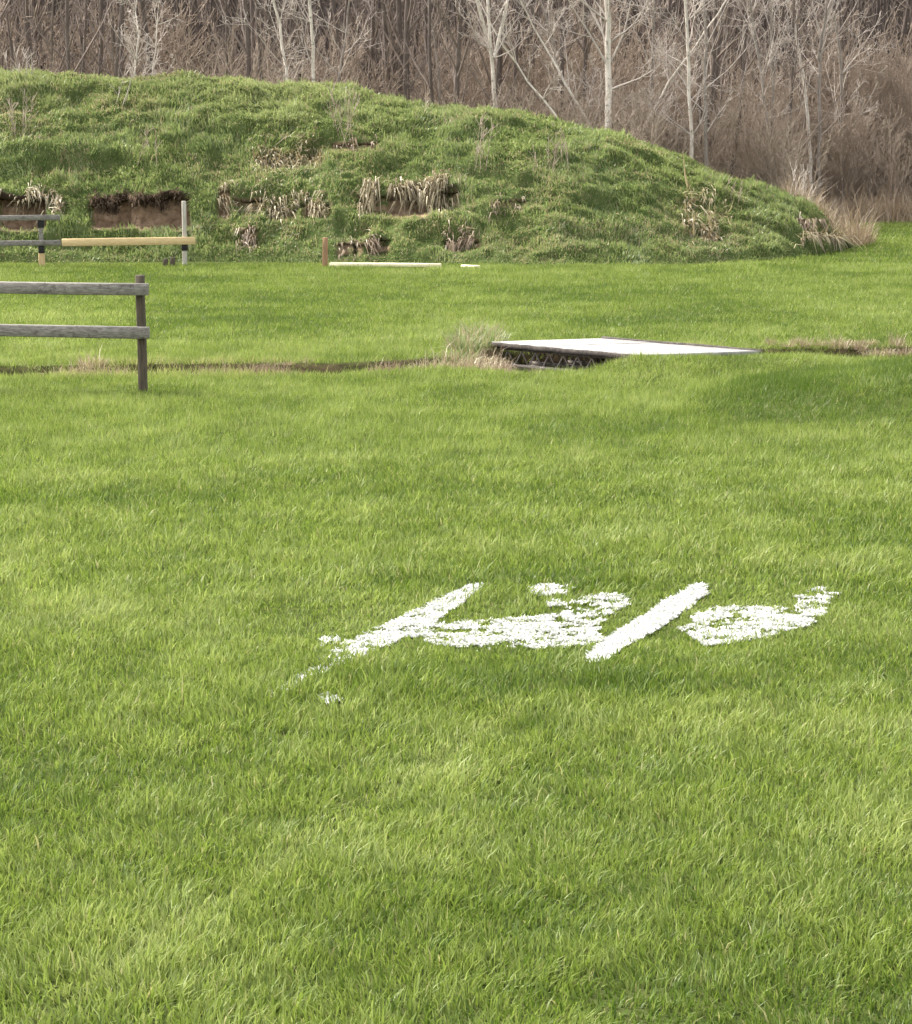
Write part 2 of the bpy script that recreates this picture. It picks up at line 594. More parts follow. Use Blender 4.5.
# ------------------------------------------------------------------ berm
RIDGE = 46.4
SIL = [(0, 73), (60, 76), (110, 75), (200, 77), (255, 81), (300, 83), (345, 86), (372, 92), (430, 101), (500, 111), (560, 120), (615, 129), (660, 146),
       (700, 164), (740, 180), (780, 195), (808, 210), (828, 225), (846, 244)]
sil = np.array([D(px, py, RIDGE + 0.0) for px, py in SIL])
sx = np.concatenate([[-23, -19, -13], sil[:, 0], [7.75, 9]])
sz = np.concatenate([[-.1, 2.6, 3.25], sil[:, 2], [-.05, -.1]])
TOE = [(0, 264), (200, 263), (300, 264), (440, 266), (560, 267), (640, 265), (720, 262), (780, 259), (815, 255), (838, 250), (856, 245)]
toe = np.array([G(px, py) for px, py in TOE])
tx = np.concatenate([[-23, -20, -14], toe[:, 0], [9]])
ty = np.concatenate([[46, 41.5, 39.9], toe[:, 1], [RIDGE + .5]])


def toe_y(x):
    return np.interp(x, tx, ty)


# cut-outs: (px centre, py centre, width, height, depth, strength, dirt, side softness px)
CUTS = [(139, 214, 98, 34, .16, 1.0, 1.0, 11), (20, 214, 48, 36, .24, 1.0, 1.0, 7), (378, 206, 44, 24, .08, .8, .8, 16), (408, 203, 40, 32, .10, .85, .9, 16), (440, 201, 36, 26, .10, .85, .9, 12), (248, 208, 30, 20, .06, .85, .8, 9), (281, 216, 30, 16, .05, .8, .7, 9), (316, 211, 28, 20, .07, .85, .8, 9),
        (290, 162, 66, 17, .03, .7, .6, 14), (354, 147, 46, 12, .05, .7, .9, 10), (224, 203, 12, 34, .08, .8, .9, 5), (350, 252, 26, 18, .06, .7, .9, 8),
        (378, 248, 22, 20, .08, .8, .9, 7), (462, 246, 36, 18, .08, .8, .8, 8), (510, 205, 34, 14, .03, .6, .5, 9), (822, 236, 20, 10, .06, .8, .7, 6), (250, 238, 16, 22, .04, .6, .6, 7)]
NX, NV, NB = 640, 190, 26
lipn = fbm(np.arange(640) * 1.0, np.zeros(640), 66, 6.0, 3, .7)
bu = np.linspace(-23, 9, NX)


def build_berm():
    tv = np.concatenate([np.linspace(0, 1, NV), 1 + np.linspace(0, 1, NB + 1)[1:]])
    h = np.interp(bu, sx, sz)
    # soften the height/toe curves a little
    k = np.ones(9) / 9
    h = np.convolve(np.pad(h, 4, mode='edge'), k, 'valid')
    yt = np.convolve(np.pad(toe_y(bu), 4, mode='edge'), k, 'valid')
    X = np.repeat(bu[None, :], len(tv), 0)
    T = np.repeat(tv[:, None], NX, 1)
    front = T <= 1
    prof = np.where(front, 1 - (1 - np.clip(T, 0, 1)) ** 1.55, 1 - sstep(0, 1, T - 1) * 1.03)
    Y = np.where(front, yt + (RIDGE - yt) * T, RIDGE + (T - 1) * 6.5)
    Z = h[None, :] * prof - .03
    env = sstep(0, .08, T) * sstep(0, .6, h)[None, :]
    lump = .17 * fbm(X, Y * 1.3, 51, 1.5, 4, .55) + .15 * fbm(X, Y * 1.6, 55, .55, 3, .6) + .06 * fbm(X, Y * 1.8, 58, .27, 2)
    # sheep-track like terraces
    lump = lump + .035 * np.sin((Z + .25 * fbm(X, Y, 56, 2.2, 2)) * 2 * math.pi / .55)
    ridge_soft = np.where(T > .85, .85, 1)
    Y = Y - lump * .55 * env
    Z = Z + lump * .8 * env * ridge_soft
    PX, PY = project(X, Y, Z)
    dirt = np.zeros_like(X)
    humus = np.zeros_like(X)
    for cx, cy, w, hh, dep, stg, dr, soft in CUTS:
        edge = 5.0 * fbm(X, X * 0, int(cx), .35, 3) if hh > 15 else 1.5 * fbm(X, X * 0, int(cx), .3, 3)
        m = sstep(-w / 2 - soft * .5, -w / 2 + soft * .5, PX - cx) * sstep(w / 2 + soft * .5, w / 2 - soft * .5, PX - cx) * stg * front
        tilt = -10 * (PX - cx) / w if cx == 139 else 0
        lo, hi = cy + hh / 2 + edge * .4, cy - hh / 2 + edge + tilt
        s = (lo - PY) / (lo - hi)
        for c in range(NX):
            if m[:, c].max() < .02: continue
            sc = s[:NV, c]
            ins = np.where((sc > 0) & (sc < 1))[0]
            if len(ins) < 3: continue
            a, b = ins[0], ins[-1]
            y0, y1, z0, z1 = Y[a, c], Y[b, c], Z[a, c], Z[b, c]
            q = (np.arange(a, b + 1) - a) / (b - a)
            wall = y1 + dep * (1 + .35 * math.sin(c * .31) * .3)
            yn = np.where(q < .25, y0 + (wall - .12 - y0) * (q / .25), wall - .12 + .12 * np.clip((q - .25) / .6, 0, 1))
            zn = np.where(q < .25, z0 + .03 * (q / .25), z0 + .03 + (z1 - z0 - .1) * np.clip((q - .25) / .65, 0, 1))
            # underside of the sod above the wall
            und = q > .9
            yn = np.where(und, wall + (y1 - .06 - wall) * (q - .9) / .1, yn)
            mm = m[a:b + 1, c]
            rough = .085 * fbm(np.full(b - a + 1, bu[c]), q * 1.5, 61, .2, 4, .6) * stg
            Y[a:b + 1, c] += (yn - Y[a:b + 1, c] + rough) * mm
            Z[a:b + 1, c] += (zn - Z[a:b + 1, c]) * mm
            dirt[a:b + 1, c] = np.maximum(dirt[a:b + 1, c], sstep(.35, .75, mm / stg) * dr * (np.where(q < .1, .4, 1) if hh > 30 else np.where(q < .33, .1, 1) * sstep(.3, .6, vnoise(np.full(len(q), bu[c]), q, 62, .13))))
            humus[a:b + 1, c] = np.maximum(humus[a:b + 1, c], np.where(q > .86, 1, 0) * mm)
            # overhanging sod lip
            e = min(b + 7, NV - 1)
            kk = np.arange(b + 1, e + 1)
            fall = (1 - (kk - b) / (e - b + 1))
            Y[kk, c] -= .13 * fall * m[b, c] * (dep > .09) * (1 + 1.3 * lipn[c])
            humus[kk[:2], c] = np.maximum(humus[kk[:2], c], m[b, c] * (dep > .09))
    nv = len(tv)
    i = np.arange(nv - 1)[:, None] * NX + np.arange(NX - 1)[None, :]
    q = np.stack([i, i + 1, i + NX + 1, i + NX], -1).reshape(-1, 4)
    V = np.stack([X, Y, Z], -1)
    me = np_mesh("berm", V, q, attrs={"dirt": dirt.ravel(), "humus": humus.ravel()}, smooth=True, mats=[M_bermg])
    tag(link("berm", me), "long grassy earth bank with dug-out and slumped patches, in front of the wood", "earth bank", kind="structure")
    return V, dirt, humus, T


BV, BDIRT, BHUM, BT = build_berm()


def berm_at(px, py, tmin=0):
    """grid indices of the bank surface nearest a photo position"""
    PX, PY = project(BV[:NV, :, 0], BV[:NV, :, 1], BV[:NV, :, 2])
    d = (PX - px) ** 2 + (PY - py) ** 2
    return np.unravel_index(np.argmin(d), d.shape)


def build_berm_grass():
    n = 330000
    c = rng.uniform(0, NX - 1.001, n)
    x = np.interp(c, np.arange(NX), bu)
    r = rng.random(n) * (NV - 2 + 10)
    vis = (np.abs(x) < 10.0) | (rng.random(n) < .25)
    c, r = c[vis], r[vis]
    ci, ri = c.astype(int), r.astype(int)
    fc, fr = (c - ci)[:, None], (r - ri)[:, None]
    P = (BV[ri, ci] * (1 - fc) * (1 - fr) + BV[ri, ci + 1] * fc * (1 - fr) + BV[ri + 1, ci] * (1 - fc) * fr + BV[ri + 1, ci + 1] * fc * fr)
    d = np.maximum(np.maximum(BDIRT[ri, ci], BDIRT[np.minimum(ri + 1, NV), ci]), BHUM[ri, ci] * .8)
    hh = np.interp(P[:, 0], sx, sz)
    keep = (rng.random(len(d)) > d * 1.35) & (P[:, 2] > -.02) & (hh > .02)
    stretch = np.linalg.norm(BV[ri + 1, ci] - BV[ri, ci], axis=1)
    keep &= stretch < .25
    P = P[keep]
    n = len(P)
    x, y, z = P.T
    cl = .6 * fbm(x, z * 1.4 + y * .4, 81, .55, 3) + .4 * fbm(x, z * 1.4 + y * .4, 84, .22, 2)
    pt = fbm(x, y + z, 82, 2.4, 3)
    yy, pyy = project(x, y, z)
    top = sstep(140, 90, pyy)
    keep = rng.random(n) < np.clip(.8 + .6 * cl, .25, 1)
    P, x, y, z, cl, pt, top = P[keep], x[keep], y[keep], z[keep], cl[keep], pt[keep], top[keep]
    n = len(P)
    h = .088 * np.exp(rng.normal(0, .3, n)) * (1 + .75 * cl)
    h *= sstep(-.3, .6, z) * .5 + .5
    gx = fbm(x, z, 85, .5, 2)
    lean = np.stack([gx * .9 + rng.normal(0, .35, n), -.42 + .5 * fbm(x, z, 86, .5, 2) + rng.normal(0, .3, n)], 1)
    tint = .42 + .5 * cl + .22 * pt + rng.normal(0, .2, n) + .08 * top
    bare = sstep(.05, .55, fbm(x, y + z, 87, 1.1, 3) + .25 * fbm(x, y + z, 88, .3, 2))
    px_, py_ = project(x, y, z)
    for cx, cy, w_, hh_, dep_, stg_, dr_, sf_ in CUTS[2:]:
        bare = np.maximum(bare, 1.5 * np.exp(-((px_ - cx) / (w_ * .62)) ** 2 - ((py_ - cy) / (hh_ * .75)) ** 2))
    for cx, cy, w_, hh_ in ((318, 168, 70, 14), (120, 110, 40, 12), (540, 190, 40, 25), (420, 228, 60, 16), (300, 235, 60, 18), (700, 225, 50, 30), (20, 120, 22, 18)):
        bare = np.maximum(bare, 1.1 * np.exp(-((px_ - cx) / w_) ** 2 - ((py_ - cy) / hh_) ** 2) * (.5 + vnoise(x, z, 89, .3)))
    h = h * (1 - .3 * np.clip(bare, 0, 1))
    dry = np.clip((rng.random(n) < (.08 + .42 * bare)) * rng.uniform(.35, 1, n) + .1 * top, 0, 1)
    ch = blades(P - np.array((0, 0, .01)), h, .016 * rng.uniform(.6, 1.4, n), rng.uniform(-.9, .9, n), lean, tint, dry, True, .25)
    tag(link("berm_grass", join_blades("berm_grass", [ch], M_berm)), "rough tussocky grass growing over the earth bank", "grass", kind="stuff")


build_berm_grass()

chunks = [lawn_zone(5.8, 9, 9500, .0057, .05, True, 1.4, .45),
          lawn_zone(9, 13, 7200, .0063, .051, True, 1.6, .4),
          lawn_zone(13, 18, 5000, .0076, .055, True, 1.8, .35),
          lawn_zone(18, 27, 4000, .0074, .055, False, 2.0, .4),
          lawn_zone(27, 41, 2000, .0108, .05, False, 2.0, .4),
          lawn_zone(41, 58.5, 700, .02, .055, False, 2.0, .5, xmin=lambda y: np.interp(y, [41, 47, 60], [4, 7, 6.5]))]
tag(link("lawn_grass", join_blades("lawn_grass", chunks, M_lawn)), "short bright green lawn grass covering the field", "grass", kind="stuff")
print("lawn verts", sum(len(c[0]) for c in chunks))


# ------------------------------------------------------------------ paint marks
def paint_mark(key, label):
    polys, thr = MARKS[key]
    allp = np.concatenate(polys)
    lo, hi = allp.min(0) - .12, allp.max(0) + .12
    # crust of dried paint over the flattened turf: small irregular flakes
    st = .011
    gx, gy = np.meshgrid(np.arange(lo[0], hi[0], st), np.arange(lo[1], hi[1], st * 1.6))
    cov = mark_cover(key, gx.ravel(), gy.ravel()).reshape(gx.shape)
    zz = Hg(gx, gy) + .008 + .003 * fbm(gx, gy, 91, .05, 3)
    jx = gx + rng.normal(0, .0028, gx.shape)
    jy = gy + rng.normal(0, .004, gx.shape)
    ny, nx = gx.shape
    cell = cov[:-1, :-1] & cov[1:, :-1] & cov[:-1, 1:] & cov[1:, 1:]
    ii, jj = np.where(cell)
    i = ii * nx + jj
    q = np.stack([i, i + 1, i + nx + 1, i + nx], -1)
    used, inv = np.unique(q, return_inverse=True)
    v = np.stack([jx, jy, zz], -1).reshape(-1, 3)[used]
    q = inv.reshape(-1, 4)
    t1 = np.clip(.1 + .9 * vnoise(v[:, 0], v[:, 1], 95, .03) + rng.normal(0, .12, len(v)), 0, 1)
    crust = (v, q, np.zeros((0, 3), int), t1, np.zeros(len(v)))
    # painted blades standing in and around the crust
    area = (hi - lo).prod()
    n = int(area * (60000 if key == 'R' else 42000))
    x, y = rng.uniform(lo[0], hi[0], n), rng.uniform(lo[1], hi[1], n)
    k = mark_cover(key, x + rng.normal(0, .003, n), y + rng.normal(0, .006, n))
    x, y = x[k], y[k]
    n = len(x)
    z = Hg(x, y)
    h = (.015 if key == "R" else .014) * np.exp(rng.normal(0, .28, n))
    an = rng.uniform(0, 2 * math.pi, n)
    lean = np.stack([np.cos(an), np.sin(an)], 1) * rng.uniform(.85, 1.32, n)[:, None]
    bl = blades(np.stack([x, y, z + .010], 1), h, .0085 * rng.uniform(.6, 1.5, n), rng.uniform(0, math.pi, n), lean,
                rng.normal(.55, .25, n), np.clip((rng.random(n) < (.03 if key == "R" else .10)) * rng.uniform(.3, 1, n), 0, 1), True)
    o = link("paint_mark", join_blades("paint_mark", [crust, bl], M_paintb))
    tag(o, label, "paint mark", "white paint marks on the lawn")
    # a dirt-dark split across the near end of the solid stroke
    return o


paint_mark("L", "long slanting white stroke flaking apart towards the camera, leftmost on the lawn")
paint_mark("B", "broad patchy white bar between the two slanting strokes on the lawn")
paint_mark("R", "solid crisp-edged slanting white stroke on the lawn")
paint_mark("S", "ragged white smear with a hooked tip, right of the solid stroke")

# ------------------------------------------------------------------ fences
def hz(p):
    return np.array((p[0], p[1], float(Hg(p[0], p[1]))))


def near_fence():
    base = hz(G(143.5, 392))
    ul = D(0, 286, base[1] + .24) - D(143, 288, base[1])
    d = np.array((ul[0], .24, 0))
    d /= np.linalg.norm(d)                  # pointing left along the fence
    root = empty("rail_fence", base)
    tag(root, "near rail fence of two weathered grey boards on a dark brown post", "fence")
    nrm = np.array((d[1], -d[0], 0))        # towards the camera
    if nrm[1] > 0: nrm = -nrm
    up = np.array((0, 0, 1.))
    ztop = D(143, 275, base[1])[2] - base[2]
    zs = [D(148, 289, base[1])[2] - base[2], D(148, 332, base[1])[2] - base[2]]
    for k in range(6):
        p = d * 2.45 * k
        zg = float(Hg(base[0] + p[0], base[1] + p[1])) - base[2]
        b = Boxes()
        b.add(p + up * (zg - .3), p + up * (ztop + .01 * k + np.array(0)) + d * .012, .072, .07, up=nrm, ch=.007, wob=.0012, segs=7)
        link("post", b.mesh("post", M_post), root)
    for z in zs:
        b = Boxes()
        off = nrm * (.0365 + .0435)
        b.add(off + up * z - d * .085, off + up * (z + .02) + d * 12.5, .085, .106 if z > .5 else .096, ch=.008, wob=.0018, segs=16)
        link("rail", b.mesh("rail", M_greyrail), root)


near_fence()


def far_fence():
    p1 = hz(G(42, 268.5))
    p2 = hz(G(185, 267))
    root = empty("rail_fence", p1)
    tag(root, "far rail fence with one new yellow lower board and a missing upper board", "fence")
    d = p1 - p2
    bay = np.linalg.norm(d)
    d /= bay
    d[2] = 0
    nrm = np.array((d[1], -d[0], 0))
    if nrm[1] > 0: nrm = -nrm
    up = np.array((0, 0, 1.))
    def zz(py, p): return D(0, py, p[1])[2] - p1[2]
    zu, zl = zz(217.5, p1), zz(242.5, p1)
    top = zz(201, p2)
    o2 = p2 - p1
    o2[2] = 0
    # end post: pale above, dark block below the rail, pale foot
    b = Boxes(); b.add(o2 - up * .25, o2 + up * top, .07, .07, up=nrm, wob=.001, segs=5)
    pp = link("post", b.mesh("post", M_palepost), root); pp["label"] = "pale grey end post"
    b = Boxes(); b.add(o2 + up * (zl - .15), o2 + up * (zl - .02), .1, .1, up=nrm)
    link("dark_block", b.mesh("dark_block", M_black), root)
    # second post: weathered with a tan foot, dark blocks below both rails
    b = Boxes(); b.add(up * (zl - .06), up * (zu - .02), .075, .075, up=nrm)
    q = link("post", b.mesh("post", M_greyrail), root)
    b = Boxes(); b.add(-up * .25, up * (zl - .17), .105, .09, up=nrm)
    link("post_foot", b.mesh("post_foot", M_tanpost), q)
    for z0, z1, w in ((zu - .16, zu - .03, .11), (zl - .17, zl - .03, .1)):
        b = Boxes(); b.add(up * z0, up * z1, w, .1, up=nrm)
        link("dark_block", b.mesh("dark_block", M_black), root)
    for k in range(1, 5):
        b = Boxes(); b.add(d * 2.3 * k - up * .25, d * 2.3 * k + up * (zu - .02), .085, .085, up=nrm)
        link("post", b.mesh("post", M_greyrail), root)
    off = nrm * .075
    b = Boxes(); b.add(off + up * zu - d * .31, off + up * (zu - .02) + d * 10, .05, .085, wob=.002, segs=9)
    link("rail", b.mesh("rail", M_greyrail), root)
    b = Boxes(); b.add(off + up * zl - d * .31, off + up * (zl - .02) + d * 10, .05, .085, wob=.002, segs=9)
    link("rail", b.mesh("rail", M_greyrail), root)
    b = Boxes(); b.add(off + up * zl - d * .325, off + up * zl + up * .012 - d * (bay + .17), .045, .12, wob=.001, segs=5)
    r = link("rail", b.mesh("rail", M_yellow), root)
    r["label"] = "new yellow pine board"


far_fence()

# stake, boards and stubs along the foot of the bank
def timber(name, p0, p1, w, h, mat, label, cat, group=None, up=(0, 0, 1)):
    b = Boxes()
    p0, p1 = np.array(p0, float), np.array(p1, float)
    b.add(np.zeros(3), p1 - p0, w, h, up=up, wob=.0015, segs=4)
    o = link(name, b.mesh(name, mat))
    o.location = p0
    return tag(o, label, cat, group)


p = hz(G(325, 268.5))
timber("stake", p - np.array((0, 0, .1)), p + np.array((.01, .02, .48)), .085, .06, M_orange, "short orange-brown wooden stake at the foot of the earth bank", "stake", up=(0, -1, 0))
a, b_ = hz(G(330, 268.5)), hz(G(441, 270))
timber("board", a + np.array((0, 0, .045)), b_ + np.array((0, 0, .05)), .12, .06, M_plank, "long pale yellow board lying at the foot of the bank beside the orange stake", "board")
a, b_ = hz(G(462, 270)), hz(G(479, 270.5))
timber("board", a + np.array((0, 0, .035)), b_ + np.array((0, 0, .03)), .11, .05, M_plank, "short pale board end showing in the grass past the long yellow board", "board")
for px, lab, t in ((165, "dark broken stub left of its twin at the foot of the bank", .14), (172, "dark broken stub nearer the pale fence end post", .16)):
    p = hz(G(px, 268.5))
    timber("post_stub", p - np.array((0, 0, .08)), p + np.array((.015, 0, t)), .075, .06, M_post, lab, "stub", "dark stubs by the far fence", up=(0, -1, 0))


# ------------------------------------------------------------------ footbridge
def footbridge():
    zt = .115
    nl, fl = G(490, 341.5, zt), G(600, 338.2, zt)
    nr_dir = G(641, 354.5, zt) - nl
    nr_dir[2] = 0
    dl = nr_dir / np.linalg.norm(nr_dir)
    nside = np.array((-dl[1], dl[0], 0))     # away from the camera
    if nside[1] < 0: nside = -nside
    sk = fl - nl
    sk[2] = 0
    Lb, wd = 2.12, float(np.linalg.norm(sk))
    nside = sk / wd
    sq = abs(float(np.cross(dl[:2], nside[:2])))
    root = empty("footbridge", nl)
    tag(root, "small white-decked footbridge on open steel trusses over the ditch", "footbridge")
    up = np.array((0, 0, 1.))
    # deck: cross boards with hairline joints, one mesh
    b = Boxes()
    nb = 11
    for k in range(nb):
        x0, x1 = Lb * k / nb + .002, Lb * (k + 1) / nb - .002
        j0, j1 = random.uniform(-.003, .003), random.uniform(-.006, .006)
        zt_, zb = random.uniform(-.003, .002), -.036
        c = [dl * x0 + nside * j0, dl * x1 + nside * j0, dl * x1 + nside * (wd + j1), dl * x0 + nside * (wd + j1)]
        m = sum(c) / 4
        v = [p + up * zb for p in c] + [p + up * (zt_ - .004) for p in c] + [m + (p - m) * .994 + up * zt_ for p in c]
        b.v.append(np.array(v))
        n = b.n
        b.q.append([n + 3, n + 2, n + 1, n])
        for r in (0, 4):
            for t in range(4):
                t2 = (t + 1) % 4
                b.q.append([n + r + t, n + r + t2, n + r + 4 + t2, n + r + 4 + t])
        b.q.append([n + 8, n + 9, n + 10, n + 11])
        b.n += 12
    link("deck", b.mesh("deck", M_deck), root)
    # dark side boards under the deck edges
    for s in (.035, wd - .045):
        b = Boxes()
        b.add(nside * s - up * .058, nside * s + dl * Lb - up * .058, .04, .04, ch=.003, wob=.002, segs=8)
        pr = np.array((dl[1], -dl[0], 0))
        if pr[1] > 0: pr = -pr
        if s < .5:
            b.add(pr * .016 - up * .026, pr * .016 + dl * Lb - up * .026, .026, .046, ch=.003, wob=.004, segs=12)
        else:
            b.add(nside * (wd + .022) - up * .02, nside * (wd + .022) + dl * Lb - up * .02, .03, .075, ch=.003, wob=.003, segs=8)
        link("edge_beam", b.mesh("edge_beam", M_deckedge), root)
    # open-web trusses
    for s in (.05, wd * .35, wd * .66, wd - .06):
        t = Tubes()
        z0, z1 = -.085, -.235
        bb = Boxes()
        bb.add(nside * s + up * z1, nside * s + dl * Lb + up * z1, .035, .03, ch=.003)
        tr = link("truss", bb.mesh("truss", M_steel), root)
        n = 11
        for k in range(n):
            x0, x1, x2 = Lb * k / n, Lb * (k + .5) / n, Lb * (k + 1) / n
            t.add([nside * s + dl * x0 + up * z0, nside * s + dl * x1 + up * z1], [.008, .008], 6)
            t.add([nside * s + dl * x1 + up * z1, nside * s + dl * x2 + up * z0], [.008, .008], 6)
        link("web_bars", t.mesh("web_bars", M_steel), tr)
    # bearers on the banks
    for x in (.12, Lb - .15):
        b = Boxes()
        b.add(dl * x - nside * .05 - up * .33, dl * x + nside * (wd + .05) - up * .33, .16, .15, ch=.008)
        link("bearer", b.mesh("bearer", M_greyrail), root)
    return nl, dl, nside


footbridge()


# ------------------------------------------------------------------ tufts, dead grass, weeds
def tuft_mesh(name, n, rad, hgt, wid, mat, spread=.55, drop=0.0, dryfrac=0.0, r=None):
    g = np.random.default_rng(r if r is not None else 5)
    a = g.uniform(0, 2 * math.pi, n)
    d = rad * np.sqrt(g.random(n))
    root = np.stack([np.cos(a) * d, np.sin(a) * d * .7, np.full(n, -.02)], 1)
    h = hgt * np.exp(g.normal(0, .3, n))
    lean = np.stack([np.cos(a), np.sin(a)], 1) * (d / rad)[:, None] * spread + g.normal(0, .3, (n, 2))
    ch = blades(root, h, wid * g.uniform(.6, 1.4, n), g.uniform(-1, 1, n), lean, g.normal(.5, .25, n), (g.random(n) < dryfrac) * 1.0, True, drop)
    return join_blades(name, [ch], mat)


def place(name, me, p, label, cat, group=None, s=1.0, rz=0.0):
    o = link(name, me)
    o.location = p
    o.scale = (s, s, s)
    o.rotation_euler = (0, 0, rz)
    return tag(o, label, cat, group)


# dead grass hanging from the slumped edges of the bank
def hanging(px0, px1, py, n, length, label, mat=None, jitter=4, arc=0.0, mess=.25, thr=.47, name="dead_grass_clump"):
    k = np.linspace(0, 1, 12)
    cols = [berm_at(px0 + (px1 - px0) * t, py + arc * (2 * t - 1) ** 2) for t in k]
    cs = np.array([c[1] for c in cols])
    rs = np.array([c[0] for c in cols])
    g = np.random.default_rng(int(px0) + int(py))
    u = g.uniform(0, 1, n)
    ci = np.interp(u, k, cs)
    ri = np.clip(np.interp(u, k, rs) + g.normal(0, jitter, n), 1, NV - 2).astype(int)
    P = BV[ri, ci.astype(int)] + np.array((0, -.02, .02)) + g.normal(0, .035, (n, 3))
    c = P.mean(0)
    clump = .6 * vnoise(P[:, 0], P[:, 2] * .5, 97, .2) + .4 * vnoise(P[:, 0], P[:, 2], 98, .07)
    end = np.minimum(u, 1 - u) * 8
    keep = (clump > thr) & (g.random(n) < .25 + end)
    P, clump, end = P[keep], clump[keep], end[keep]
    n = len(P)
    L = length * np.exp(g.normal(0, .42, n)) * np.clip(.3 + 1.6 * (clump - .42) + .2 * np.minimum(end, 1), .2, 1.15)
    gx = fbm(P[:, 0], P[:, 2], 99, .3, 2) * 1.1 + g.normal(0, mess, n)
    dz = -.72 + np.abs(g.normal(0, mess * 1.6, n))
    side = np.stack([np.ones(n), g.normal(0, .3, n), g.normal(0, .3, n)], 1) * (.017 * g.uniform(.5, 1.6, n))[:, None] / 2
    out = np.stack([gx * .45, np.full(n, -.32), np.maximum(.06, dz * .3)], 1)
    mid = P + out * L[:, None]
    tip = P + np.stack([gx * .9, np.full(n, -.5), dz], 1) * L[:, None]
    v = np.stack([P - side, P + side, mid + side, mid - side, tip], 1).reshape(-1, 3) - c
    b = np.arange(n)[:, None] * 5
    me = join_blades(name, [(v, b + np.array([[0, 1, 2, 3]]), b + np.array([[3, 2, 4]]), np.repeat(g.normal(.45, .25, n), 5), np.zeros(n * 5))], mat or M_straw)
    o = link(name, me)
    o.location = c
    tag(o, label, "dead grass", "dead grass on the earth bank")


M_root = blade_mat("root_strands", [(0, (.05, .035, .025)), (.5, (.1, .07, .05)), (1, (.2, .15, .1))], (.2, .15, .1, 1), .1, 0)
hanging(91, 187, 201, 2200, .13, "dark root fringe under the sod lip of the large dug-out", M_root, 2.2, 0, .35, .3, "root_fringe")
hanging(360, 446, 191, 1500, .32, "widest fringe of dead grass hanging over the big slump in the middle of the bank", None, 6, 14, .2, .49)
hanging(430, 462, 188, 420, .40, "thick dead grass hank at the right end of the big slump", None, 6, 4)
hanging(232, 330, 206, 1100, .25, "long low fringe of dead grass running left of the big slump", None, 5, 0, .3, .41)
hanging(255, 322, 158, 1000, .2, "patch of dead grass high on the bank, above the long low fringe", None, 11, 0, .45, .36)
hanging(218, 230, 192, 240, .3, "narrow dead grass streak just right of the large dug-out")
hanging(336, 376, 143, 300, .16, "brown dead grass just under the crest above the big slump", M_rust)
hanging(47, 66, 202, 260, .24, "dead grass beside the small dug-out at the fence")
hanging(0, 44, 199, 420, .16, "dead grass over the mouth of the small dug-out by the fence")
hanging(684, 732, 214, 1100, .36, "big pale straw heap on the bank's right shoulder", None, 11, 0, .42, .4)
hanging(700, 726, 236, 600, .26, "lower straw spilling from below the pale heap on the right shoulder", None, 6, 0, .4, .42)
hanging(802, 838, 238, 420, .34, "bleached straw at the right-hand foot of the bank", None, 6, 0, .4)
hanging(798, 826, 224, 300, .28, "brown withered clump above the straw at the bank's right foot", M_rust, 5)
hanging(240, 258, 234, 200, .22, "small withered tuft below the long low fringe on the bank", M_rust)
hanging(345, 385, 246, 330, .2, "withered fringe at the bank's foot behind the pale board", M_rust)
hanging(446, 478, 242, 330, .22, "withered fringe near the bank's foot past the end of the pale board", M_rust)
hanging(496, 524, 204, 260, .2, "thin dead patch right of the big slump, halfway up the bank", M_rust)


# dry tufts along the ditch
tm = [tuft_mesh("dry_tuft", 120, .2, .17, .008, M_straw, .7, .35, 0, 11), tuft_mesh("dry_tuft", 90, .16, .2, .007, M_rust, .7, .3, 0, 12),
      tuft_mesh("dry_tuft", 130, .22, .13, .009, M_straw, .9, .5, 0, 13)]
gt = tuft_mesh("grass_tuft", 420, .22, .2, .011, M_berm, .6, .25, .35, 14)
spots = []
for px, py, k, s in [(58, 374, 2, .8), (72, 373, 0, .7), (88, 371, 0, .9), (100, 372, 2, .8), (118, 371, 1, .6), (205, 371, 1, .5), (228, 370, 1, .6), (246, 371, 1, .7), (262, 370, 1, .6),
                     (281, 371, 1, .6), (300, 370, 2, .5), (374, 369, 0, .6), (388, 369, 1, .7), (405, 368, 2, .7), (421, 368, 0, .8), (436, 368, 0, .7), (448, 369, 2, .9)]:
    spots.append((px, py, k, s))
    spots.append((px + random.uniform(4, 12), py + random.uniform(-2, 1), (k + 1) % 3 if random.random() < .4 else k, s * random.uniform(.6, 1)))
def bank_spot(px, py, dz=0.0):
    p = hz(G(px, py))
    p[2] = max(p[2], -.09) + dz
    return p


for px, py, k, s in spots:
    place("dry_tuft", tm[k], bank_spot(px, py - 4), "dry brown tuft along the ditch edge left of the footbridge", "dry tuft", "dry tufts along the left ditch", s * random.uniform(.9, 1.25), random.uniform(0, 6))
for px, py, k, s in [(452, 363, 2, .9), (463, 366, 0, 1.0), (470, 360, 2, .9), (476, 368, 1, .8), (482, 363, 0, 1.0), (488, 357, 2, .9), (492, 367, 0, .95), (500, 362, 1, .9), (504, 369, 2, .9), (516, 370, 0, .6), (530, 371, 2, .6), (545, 371, 1, .5)]:
    place("dry_tuft", tm[(k + 2) % 3], bank_spot(px + random.uniform(-5, 5), py + random.uniform(-3, 1), .03), "straw tuft piled at the left end of the footbridge", "dry tuft", "straw tufts at the footbridge end", s * (.95 if px < 490 else .7), random.uniform(0, 6))
    place("dry_tuft", tm[k], bank_spot(px, py, .02), "straw tuft piled at the left end of the footbridge", "dry tuft", "straw tufts at the footbridge end", s * (1.05 if px < 490 else .75), random.uniform(0, 6))
